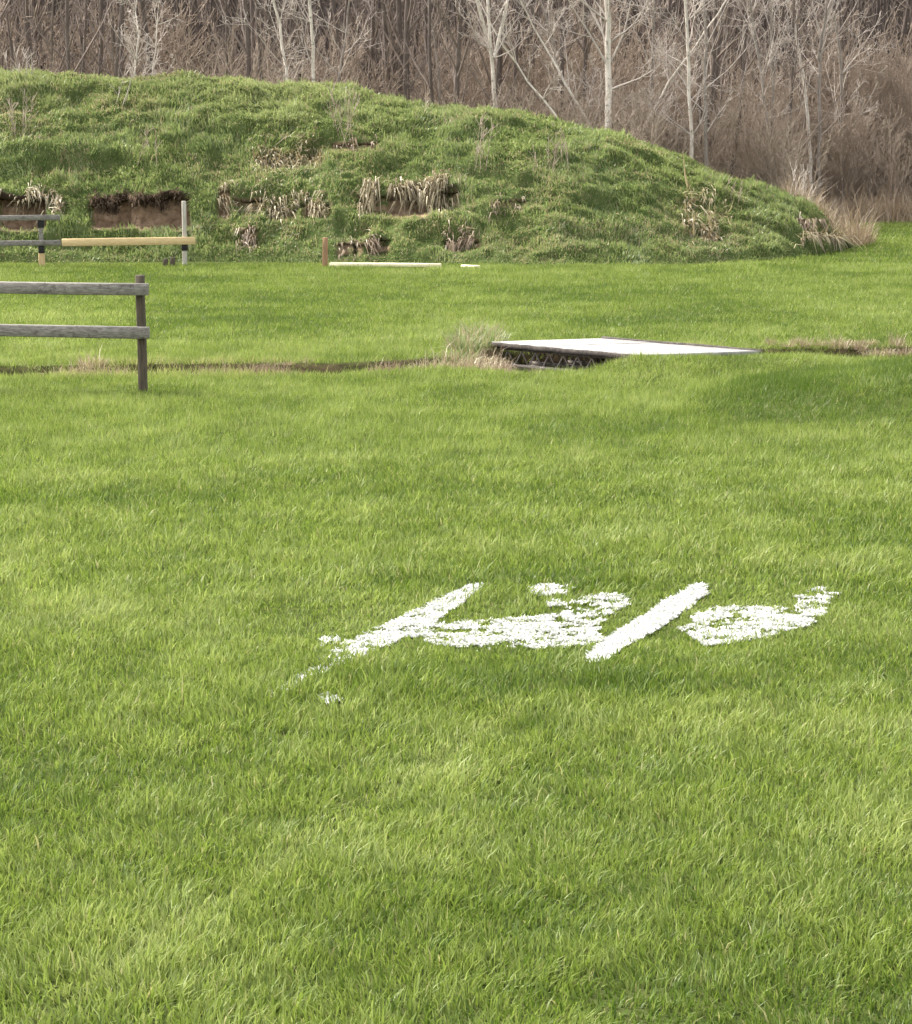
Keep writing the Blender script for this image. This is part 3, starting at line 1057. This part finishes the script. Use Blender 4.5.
for px, py, s in [(464, 354, 1.0), (472, 349, 1.1), (480, 347, 1.1), (489, 345, .9), (457, 360, .9), (485, 352, .9)]:
    place("grass_tuft", gt, bank_spot(px, py), "green and straw tussock leaning on the left end of the footbridge", "tussock", "tussocks at the footbridge end", s, random.uniform(0, 6))
for px, py, k, s in [(770, 349, 1, .6), (788, 350, 2, .7), (797, 348, 1, .6), (805, 350, 1, .8), (820, 349, 0, .6), (838, 350, 0, 1.1), (843, 349, 2, .9), (858, 350, 1, .8), (868, 348, 2, .8), (875, 351, 2, .9), (890, 351, 0, .7), (897, 349, 1, .9), (904, 352, 1, .8), (918, 352, 0, .8)]:
    place("dry_tuft", tm[k], bank_spot(px, py - 2, .03), "dry tuft along the ditch edge right of the footbridge", "dry tuft", "dry tufts along the right ditch", s * .72, random.uniform(0, 6))


tall = [tuft_mesh("dry_tuft", 110, .28, .42, .012, M_straw, .55, .1, 0, 21), tuft_mesh("dry_tuft", 120, .3, .5, .011, M_rust, .5, .08, 0, 22)]
for k in range(26):
    x = random.uniform(6.2, 7.85)
    y = 46.2 + (x - 7) * .3 + random.uniform(.2, 2.8)
    zb = max(float(Hg(x, y)), float(np.interp(x, sx, sz)) * max(0, 1 - abs(y - RIDGE) / 5) - .05)
    place("dry_tuft", tall[k % 2], np.array((x, y, zb)), "tall tan tuft in the brush at the right end of the earth bank", "dry tuft", "tan tufts at the bank's right end", random.uniform(.6, 1.15), random.uniform(0, 6))


# ------------------------------------------------------------------ bare plants and trees
def grow(tb, start, direction, length, r0, depth, g, sides=(6, 4, 3, 3), nb=(9, 6, 4), wob=.06, up=.25, rmin=.003, spread=(.5, 1.0), first=.15, lfac=(.35, .6)):
    """recursive branch; returns nothing, adds tubes"""
    lvl = min(depth['l'], 3)
    segs = (9, 6, 4, 3)[lvl]
    d = np.asarray(direction, float)
    d = d / np.linalg.norm(d)
    pts = [np.asarray(start, float)]
    for k in range(segs):
        d = d + g.normal(0, wob, 3) + np.array((0, 0, up * .12))
        d /= np.linalg.norm(d)
        pts.append(pts[-1] + d * length / segs)
    pts = np.array(pts)
    rad = r0 * (1 - np.linspace(0, 1, segs + 1) * .82)
    rad = np.maximum(rad, rmin)
    tb[min(lvl, 1)].add(pts, rad, sides[lvl], cap=False)
    if depth['l'] >= depth['max']: return
    n = nb[min(lvl, len(nb) - 1)]
    for t in np.sort(g.uniform(first if lvl == 0 else .2, .97, n)):
        i = min(int(t * segs), segs - 1)
        f = t * segs - i
        p = pts[i] * (1 - f) + pts[i + 1] * f
        td = pts[i + 1] - pts[i]
        td /= np.linalg.norm(td)
        az = g.uniform(0, 2 * math.pi)
        e1 = np.cross(td, (0.3, .9, .2)); e1 /= np.linalg.norm(e1)
        e2 = np.cross(td, e1)
        an = g.uniform(*spread)
        bd = td * math.cos(an) + (e1 * math.cos(az) + e2 * math.sin(az)) * math.sin(an)
        L = length * g.uniform(*lfac) * (1 - .45 * t)
        grow(tb, p, bd, L, max(rad[i] * g.uniform(.35, .6), rmin), {'l': depth['l'] + 1, 'max': depth['max']}, g, sides, nb, wob * 1.5, up, rmin, spread, first, lfac)


def tree_meshes(seed, height, r0, nb, maxd, spread=(.45, .95), first=.12, lean=(0, 0), mats=(None, None), lfac=(.25, .5), wob=.045, rmin=.004, stems=1, up=.3):
    g = np.random.default_rng(seed)
    tb = [Tubes(), Tubes()]
    for s in range(stems):
        d = np.array((lean[0] + (g.normal(0, .22) if stems > 1 else 0), lean[1] + (g.normal(0, .22) if stems > 1 else 0), 1))
        st = np.array((g.normal(0, .12), g.normal(0, .12), -.1)) if stems > 1 else np.array((0, 0, -.15))
        grow(tb, st, d, height * g.uniform(.75, 1.1 if stems > 1 else 1), r0 * (g.uniform(.5, 1) if stems > 1 else 1), {'l': 0, 'max': maxd}, g, nb=nb, wob=wob, spread=spread, first=first, lfac=lfac, rmin=rmin, up=up)
    return tb


def make_tree(name, tb, mt, mc, loc, label, cat, group=None, rz=0.0, s=1.0):
    tr = link(name, tb[0].mesh("trunk", mt))
    tr.location = loc
    tr.rotation_euler = (0, 0, rz)
    tr.scale = (s, s, s)
    tag(tr, label, cat, group)
    if tb[1].v:
        link("crown", tb[1].mesh("crown", mc), tr)
    return tr


def copy_tree(src, loc, rz, s, label=None):
    c = src.copy()
    COL.objects.link(c)
    c.location = loc
    c.rotation_euler = (0, 0, rz)
    c.scale = s if isinstance(s, tuple) else (s, s, s)
    if label: c["label"] = label
    for ch in list(src.children):
        k = ch.copy()
        COL.objects.link(k)
        k.parent = c
        k.matrix_parent_inverse = Matrix.Identity(4)
    return c


# --- the pale trees one can pick out: trunk lines surveyed from the photo, grown on upward
def pale_tree(pts, dist, r0, label, seed, mt=M_birch, mc=M_ptwig, total=9.5, forks=(), nbr=26, brl=(.8, 1.9), low=1.8, sub=5, rise=.9, name="bare_tree"):
    g = np.random.default_rng(seed)
    P = [D(px, py, dist + g.normal(0, .08)) for px, py in pts]
    b = P[0].copy()
    base = np.array((b[0] + (b[0] - P[1][0]) * .3, dist, float(Hg(b[0], dist))))
    d = P[-1] - P[-2]
    d /= np.linalg.norm(d)
    line = [base] + [p for p in P]
    cur = P[-1].copy()
    while cur[2] < total:
        d = d + np.array((g.normal(0, .06), g.normal(0, .08), .12)); d /= np.linalg.norm(d)
        cur = cur + d * .9
        line.append(cur.copy())
    def smooth(line):
        line = np.array(line)
        s = np.concatenate([[0], np.cumsum(np.linalg.norm(np.diff(line, axis=0), axis=1))])
        q = np.linspace(0, s[-1], max(10, int(s[-1] / .45)))
        return np.stack([np.interp(q, s, line[:, k]) for k in range(3)], 1), q / s[-1]
    tb = [Tubes(), Tubes()]
    L, t = smooth(line)
    L = L + np.concatenate([np.zeros((1, 3)), g.normal(0, .018, (len(L) - 1, 3))]) - base
    rad = r0 * (1 - t * .85)
    tb[0].add(L, rad, 8, cap=False)
    lines = [(L, rad)]
    for fk in forks:
        FP = [D(px, py, dist + g.normal(0, .1)) for px, py in fk]
        fd = FP[-1] - FP[-2]; fd /= np.linalg.norm(fd)
        cur = FP[-1].copy()
        while cur[2] < total * .85:
            fd = fd + np.array((g.normal(0, .06), g.normal(0, .1), .1)); fd /= np.linalg.norm(fd)
            cur = cur + fd * .9
            FP.append(cur.copy())
        Lf, tf = smooth(FP)
        Lf = Lf - base
        rf = r0 * .72 * (1 - tf * .85)
        tb[0].add(Lf, rf, 6, cap=False)
        lines.append((Lf, rf))
    for Lx, rx in lines:
        for k in range(nbr):
            hgt = g.uniform(low, total * .97)
            i = int(np.argmin(np.abs(Lx[:, 2] - hgt)))
            if i >= len(Lx) - 1: continue
            az = g.uniform(0, 2 * math.pi)
            bd = np.array((math.cos(az), math.sin(az), g.uniform(rise * .4, rise * 2.2)))
            grow(tb, Lx[i], bd, g.uniform(*brl) * (1.15 - .5 * hgt / total), max(rx[i] * .38, .012), {'l': 1, 'max': 3}, g, nb=(9, sub, 4), wob=.1, rmin=.0045, up=.5)
    return make_tree(name, tb, mt, mc, base, label, "tree", "pale bare trees behind the bank")


PG = "pale bare trees behind the bank"
pale_tree([(292, 110), (288, 85), (282, 50), (277, 20), (274, 0)], 55.5, .05, "left-leaning slim pale tree of the close pair behind the bank's crest", 101)
pale_tree([(313, 110), (312, 85), (313, 45), (309, 0)], 55.2, .055, "upright white-barked slim tree in the close pair behind the bank's crest", 102)
pale_tree([(338, 100), (340, 70), (346, 30), (349, 0)], 56.5, .036, "thin right-leaning grey tree beside the close pale pair", 103, M_aspen)
pale_tree([(496, 130), (494, 98), (493, 60), (489, 20), (489, 0)], 56, .06, "pale tree forking into a three-armed Y behind the bank", 104,
          forks=[[(493, 55), (485, 30), (478, 5), (476, -5)], [(494, 58), (501, 30), (507, 5), (509, -6)]], nbr=9)
pale_tree([(608, 140), (608, 100), (608, 50), (608, 0)], 55, .095, "thickest straight white trunk standing behind the bank's slope", 105, brl=(1.4, 2.8), rise=.7, low=2.8)
pale_tree([(692, 170), (690, 100), (688, 50), (686, 0)], 55.6, .05, "pale trunk left of a taller twin in the wood right of the thickest trunk", 106, M_birch)
pale_tree([(706, 180), (705, 100), (706, 50), (704, 0)], 55.9, .05, "tall slim trunk, right one of a pair in the brush", 107, M_aspen)
pale_tree([(772, 200), (766, 110), (757, 45), (750, 0)], 57.2, .045, "left-leaning grey trunk above the right-hand brush", 108, M_aspen)
pale_tree([(772, 190), (773, 110), (772, 45), (771, 0)], 58, .04, "upright thin grey trunk between two leaning ones in the right-hand brush", 109, M_aspen)
pale_tree([(812, 190), (804, 80), (799, 55), (792, 10), (788, 0)], 58.6, .045, "bright pale trunk leaning left over the right-hand brush", 110, M_birch)
pale_tree([(820, 190), (818, 80), (822, 40), (826, 0)], 58.6, .045, "grey right-leaning trunk next to the bright leaning trunk", 111, M_aspen,
          forks=[[(818, 60), (824, 20), (835, -5)]])
pale_tree([(842, 200), (842, 100), (841, 60), (836, 15), (827, 0)], 59.2, .045, "thin pale trunk bending left at the top, deep in the right-hand brush", 112, M_aspen)
pale_tree([(757, 160), (754, 80), (752, 40), (753, 0)], 62, .05, "faint thin trunk deep in the wood beside the left-leaning grey trunk", 113, M_aspen)
pale_tree([(137, 100), (134, 72), (138, 40), (136, 10), (137, 0)], 54.5, .03, "slim pale sapling on the left, behind the bank's crest", 114, nbr=20, brl=(.5, 1.1), low=2.4, total=6)
pale_tree([(152, 100), (152, 74), (156, 45), (157, 20), (160, 0)], 55, .027, "shorter pale sapling right of the other sapling on the left", 115, nbr=20, brl=(.5, 1.1), low=2.4, total=5.4)
pale_tree([(566, 130), (545, 100), (520, 70), (500, 40), (488, 20)], 54.6, .035, "thin pale stem bowing far to the left across the forked tree", 116, nbr=14, brl=(.6, 1.3), low=2.2, total=6)
pale_tree([(598, 135), (580, 110), (560, 75), (545, 45), (530, 20)], 55.8, .04, "left-leaning thin stem just left of the thickest trunk", 117, nbr=14, brl=(.6, 1.4), low=2.2, total=6.5)
pale_tree([(630, 150), (645, 125), (662, 95), (683, 62), (700, 40)], 56.2, .04, "slanting pale stem leaning right beyond the thickest trunk", 118, nbr=14, brl=(.6, 1.5), low=1.6, total=6.5)
pale_tree([(590, 130), (570, 95), (556, 60), (548, 20), (540, 0)], 57, .045, "grey many-twigged tree left of the thickest trunk", 119, M_aspen, nbr=26, brl=(1, 2.4), low=1.8, total=8, sub=7)
pale_tree([(655, 165), (650, 110), (652, 60), (655, 0)], 57.6, .05, "grey many-twigged tree right of the thickest trunk", 120, M_aspen, nbr=28, brl=(1, 2.6), low=1.2, total=8, sub=7)
pale_tree([(440, 130), (440, 90), (436, 50), (428, 0)], 57.5, .035, "thin grey bare tree left of the forked tree", 121, M_aspen, M_twig, nbr=22, brl=(.8, 1.8), low=2.2, total=7.5)

# --- the wood: copies of a few grown trees, front rows each a thing
TB = []
for k in range(5):
    tb = tree_meshes(200 + k, 11.5 + k * .6, .05 + .008 * k, (30, 6, 3), 2, first=.1, lfac=(.14, .3), up=.5)
    t = make_tree("bare_tree", tb, M_bark, M_twig, (0, 0, 0), "grey-brown bare tree in the dense front rows of the wood", "tree", "bare trees of the wood")
    TB.append(t)
SB = []
for k in range(4):
    tb = tree_meshes(300 + k, 3.4, .014, (10, 5, 3), 2, first=.12, lfac=(.22, .45), stems=16, rmin=.005, wob=.07, up=.5)
    s = make_tree("bare_shrub", tb, M_btwig, M_btwig, (0, 0, 0), "tan leafless shrub in the brush at the wood's edge", "shrub", "leafless shrubs at the wood's edge")
    SB.append(s)


def scatter_wood():
    g = np.random.default_rng(44)
    first = set()
    # trees
    n = 0
    while n < 150:
        y = 56.5 + 22 * g.random() ** 1.2
        x = g.uniform(-.1824 * y * 1.3, .1824 * y * 1.3)
        if x > 7.5 and y < 60: continue
        k = g.integers(0, len(TB))
        loc = (x, y, float(Hg(x, y)))
        s = g.uniform(.7, 1.2)
        if k not in first:
            o = TB[k]; first.add(k)
            o.location = loc; o.scale = (s,) * 3; o.rotation_euler = (0, 0, g.uniform(0, 6.28))
        else:
            copy_tree(TB[k], loc, g.uniform(0, 6.28), (s, s, s * g.uniform(.9, 1.2)))
        n += 1
    first = set()
    n = 0
    while n < 215:
        y = 54.0 + 14 * g.random() ** 1.1
        right = g.random() < .7
        x = g.uniform(2.5, 14.5) if right else g.uniform(-13, 3)
        lim = 57.4 if x > 8 else 53.8
        if y < lim: continue
        k = g.integers(0, len(SB))
        loc = (x, y, float(Hg(x, y)))
        s = (g.uniform(.6, .95) if y < 60 else g.uniform(.8, 1.25)) * (1.0 if right else 1.2)
        if k not in first:
            o = SB[k]; first.add(k)
            o.location = loc; o.scale = (s,) * 3
        else:
            copy_tree(SB[k], loc, g.uniform(0, 6.28), (s, s, s * g.uniform(.85, 1.2)))
        n += 1


scatter_wood()


# --- the deep wood: one mass of stems
def deep_wood():
    g = np.random.default_rng(77)
    protos = []
    for k in range(4):
        tb = tree_meshes(400 + k, 12, .07, (20, 4), 2, first=.04, lfac=(.14, .34), up=.8, rmin=.009)
        a, b = tb
        v = np.concatenate(a.v + b.v)
        q = np.concatenate(a.q + [x + a.n for x in b.q])
        protos.append((v, q))
    for k in range(3):
        tb = tree_meshes(450 + k, 4.5, .02, (7, 3), 1, first=.1, lfac=(.25, .5), stems=10, rmin=.009, up=.8)
        a, b = tb
        protos.append((np.concatenate(a.v + b.v), np.concatenate(a.q + [x + a.n for x in b.q])))
    V, Q, off = [], [], 0
    for i in range(1500):
        y = 66 + 80 * g.random() ** 1.15
        x = g.uniform(-1, 1) * (.1824 * y * 1.25 + 2)
        k = g.integers(0, 4) if g.random() < .55 else 4 + g.integers(0, 3)
        v, q = protos[k]
        a = g.uniform(0, 6.28)
        s = g.uniform(.75, 1.25)
        rot = np.array([[math.cos(a), -math.sin(a), 0], [math.sin(a), math.cos(a), 0], [0, 0, 1]])
        V.append((v * s) @ rot.T + np.array((x, y, float(Hg(x, y)))))
        Q.append(q + off)
        off += len(v)
    me = np_mesh("woods", np.concatenate(V), np.concatenate(Q), smooth=True, mats=[M_deep])
    print("woods verts", off)
    tag(link("woods", me), "dense dark mass of bare trees deep in the wood", "woods", kind="stuff")


deep_wood()


# --- dry tall grass at the wood's edge on the right
def edge_grass():
    g = np.random.default_rng(88)
    n = 15000
    x = g.uniform(6.3, 15, n)
    y = 57.0 + 1.2 * fbm(x, x * 0 + 57, 31, 4, 3) + g.normal(.6, .55, n)
    x2 = g.uniform(5.8, 8.6, 5000)
    y2 = 48 + 8 * g.random(5000) + (x2 - 7) * .2
    k = (np.interp(x2, sx, sz) < .35) & (y2 > 51 + 3 * g.random(5000)) & (x2 < 6.6 + 2 * g.random(5000) ** 1.5)
    x, y = np.concatenate([x, x2[k]]), np.concatenate([y, y2[k]])
    n = len(x)
    P = np.stack([x, y, Hg(x, y)], 1)
    cl = fbm(x, y, 33, .8, 3)
    h = .38 * np.exp(g.normal(0, .35, n)) * (1 + .7 * cl)
    lean = g.normal(0, .35, (n, 2))
    ch = blades(P, h, .012 * g.uniform(.6, 1.4, n), g.uniform(-.9, .9, n), lean, g.normal(.45, .25, n) + .3 * cl, np.zeros(n), True, .1)
    tag(link("dry_grass", join_blades("dry_grass", [ch], M_rust)), "tall withered grass along the wood's edge beyond the bank", "dry grass", kind="stuff")


edge_grass()


# --- weeds standing on the bank
def weed(px, py, hgt, seed, label, mat=M_ptwig, stems=4, nb=(6, 3), lean=(0, 0), r=.008, name="dry_weed"):
    i = berm_at(px, py)
    p = BV[i]
    tb = tree_meshes(seed, hgt, r, nb, 1, first=.25, lfac=(.2, .45), stems=stems, rmin=.0045, lean=lean, up=.4)
    a, b = tb
    t = Tubes(); t.v = a.v + b.v; t.q = a.q + [x + a.n for x in b.q]
    o = link(name, t.mesh(name, mat))
    o.location = p
    tag(o, label, "weed", "dry weeds standing on the bank")


weed(24, 80, .65, 501, "short seedy dry weed on the crest at the far left", stems=5, nb=(9, 3))
weed(20, 138, .85, 502, "brown twiggy weed on the left face of the bank", M_btwig, 6)
weed(122, 104, .8, 503, "pale bent stalks below the two saplings on the left", lean=(.35, 0), stems=3)
weed(146, 160, .6, 504, "thin dry weed on the bank above the large dug-out", M_btwig, 3)
weed(341, 142, 1.05, 505, "tall pale bunch of stalks on the bank just below the close pale pair", M_btwig, 8, r=.005)
weed(476, 165, .95, 506, "sparse spreading twigs on the bank right of the crest", M_btwig, 5)
weed(558, 168, .7, 507, "orange-tan upright bunch of stalks on the right half of the bank", M_rust if False else M_btwig, 9, (4, 2))
weed(790, 196, .7, 508, "pale stalks at the low right end of the bank", stems=5, lean=(.2, 0))
weed(425, 112, .5, 509, "low dry weed on the sloping crest left of the forked tree", M_btwig, 4)
weed(735, 205, .6, 510, "tan stalks above the pale straw heap", M_btwig, 4)

# ------------------------------------------------------------------ light
SUN_AZ, SUN_EL = R(-64), R(48)     # azimuth from +Y, negative = left
world = bpy.data.worlds.new("World")
scene.world = world
world.use_nodes = True
wn = world.node_tree
bg = wn.nodes['Background']
sky = wn.nodes.new('ShaderNodeTexSky')
sky.sky_type = 'NISHITA'
sky.sun_disc = False
sky.sun_elevation = SUN_EL
sky.sun_rotation = SUN_AZ
sky.air_density = 1.0
sky.dust_density = 3.0
sky.ozone_density = 1.0
hz_ = wn.nodes.new('ShaderNodeHueSaturation')     # thin high cloud: a whiter sky
hz_.inputs['Saturation'].default_value = .22
wn.links.new(sky.outputs[0], hz_.inputs['Color'])
wn.links.new(hz_.outputs[0], bg.inputs[0])
bg.inputs[1].default_value = 0.15
sd = bpy.data.lights.new("sun", 'SUN')
sd.energy = 2.4
sd.angle = R(10)
sd.color = (1.0, .95, .86)
so = bpy.data.objects.new("sun", sd)
dirv = Vector((math.sin(SUN_AZ) * math.cos(SUN_EL), math.cos(SUN_AZ) * math.cos(SUN_EL), math.sin(SUN_EL)))
so.rotation_euler = dirv.to_track_quat('Z', 'Y').to_euler()
so.location = (-30, 20, 40)
COL.objects.link(so)

vs = scene.view_settings
scene.display_settings.display_device = 'sRGB'
vs.view_transform = 'Standard'
vs.look = 'None'
vs.exposure = 1.85
vs.gamma = 1
vs.use_curve_mapping = False
scene.render.engine = 'CYCLES'
scene.cycles.max_bounces = 6
scene.cycles.diffuse_bounces = 3
scene.cycles.glossy_bounces = 2
scene.cycles.transmission_bounces = 4
scene.cycles.transparent_max_bounces = 4
scene.cycles.use_denoising = True
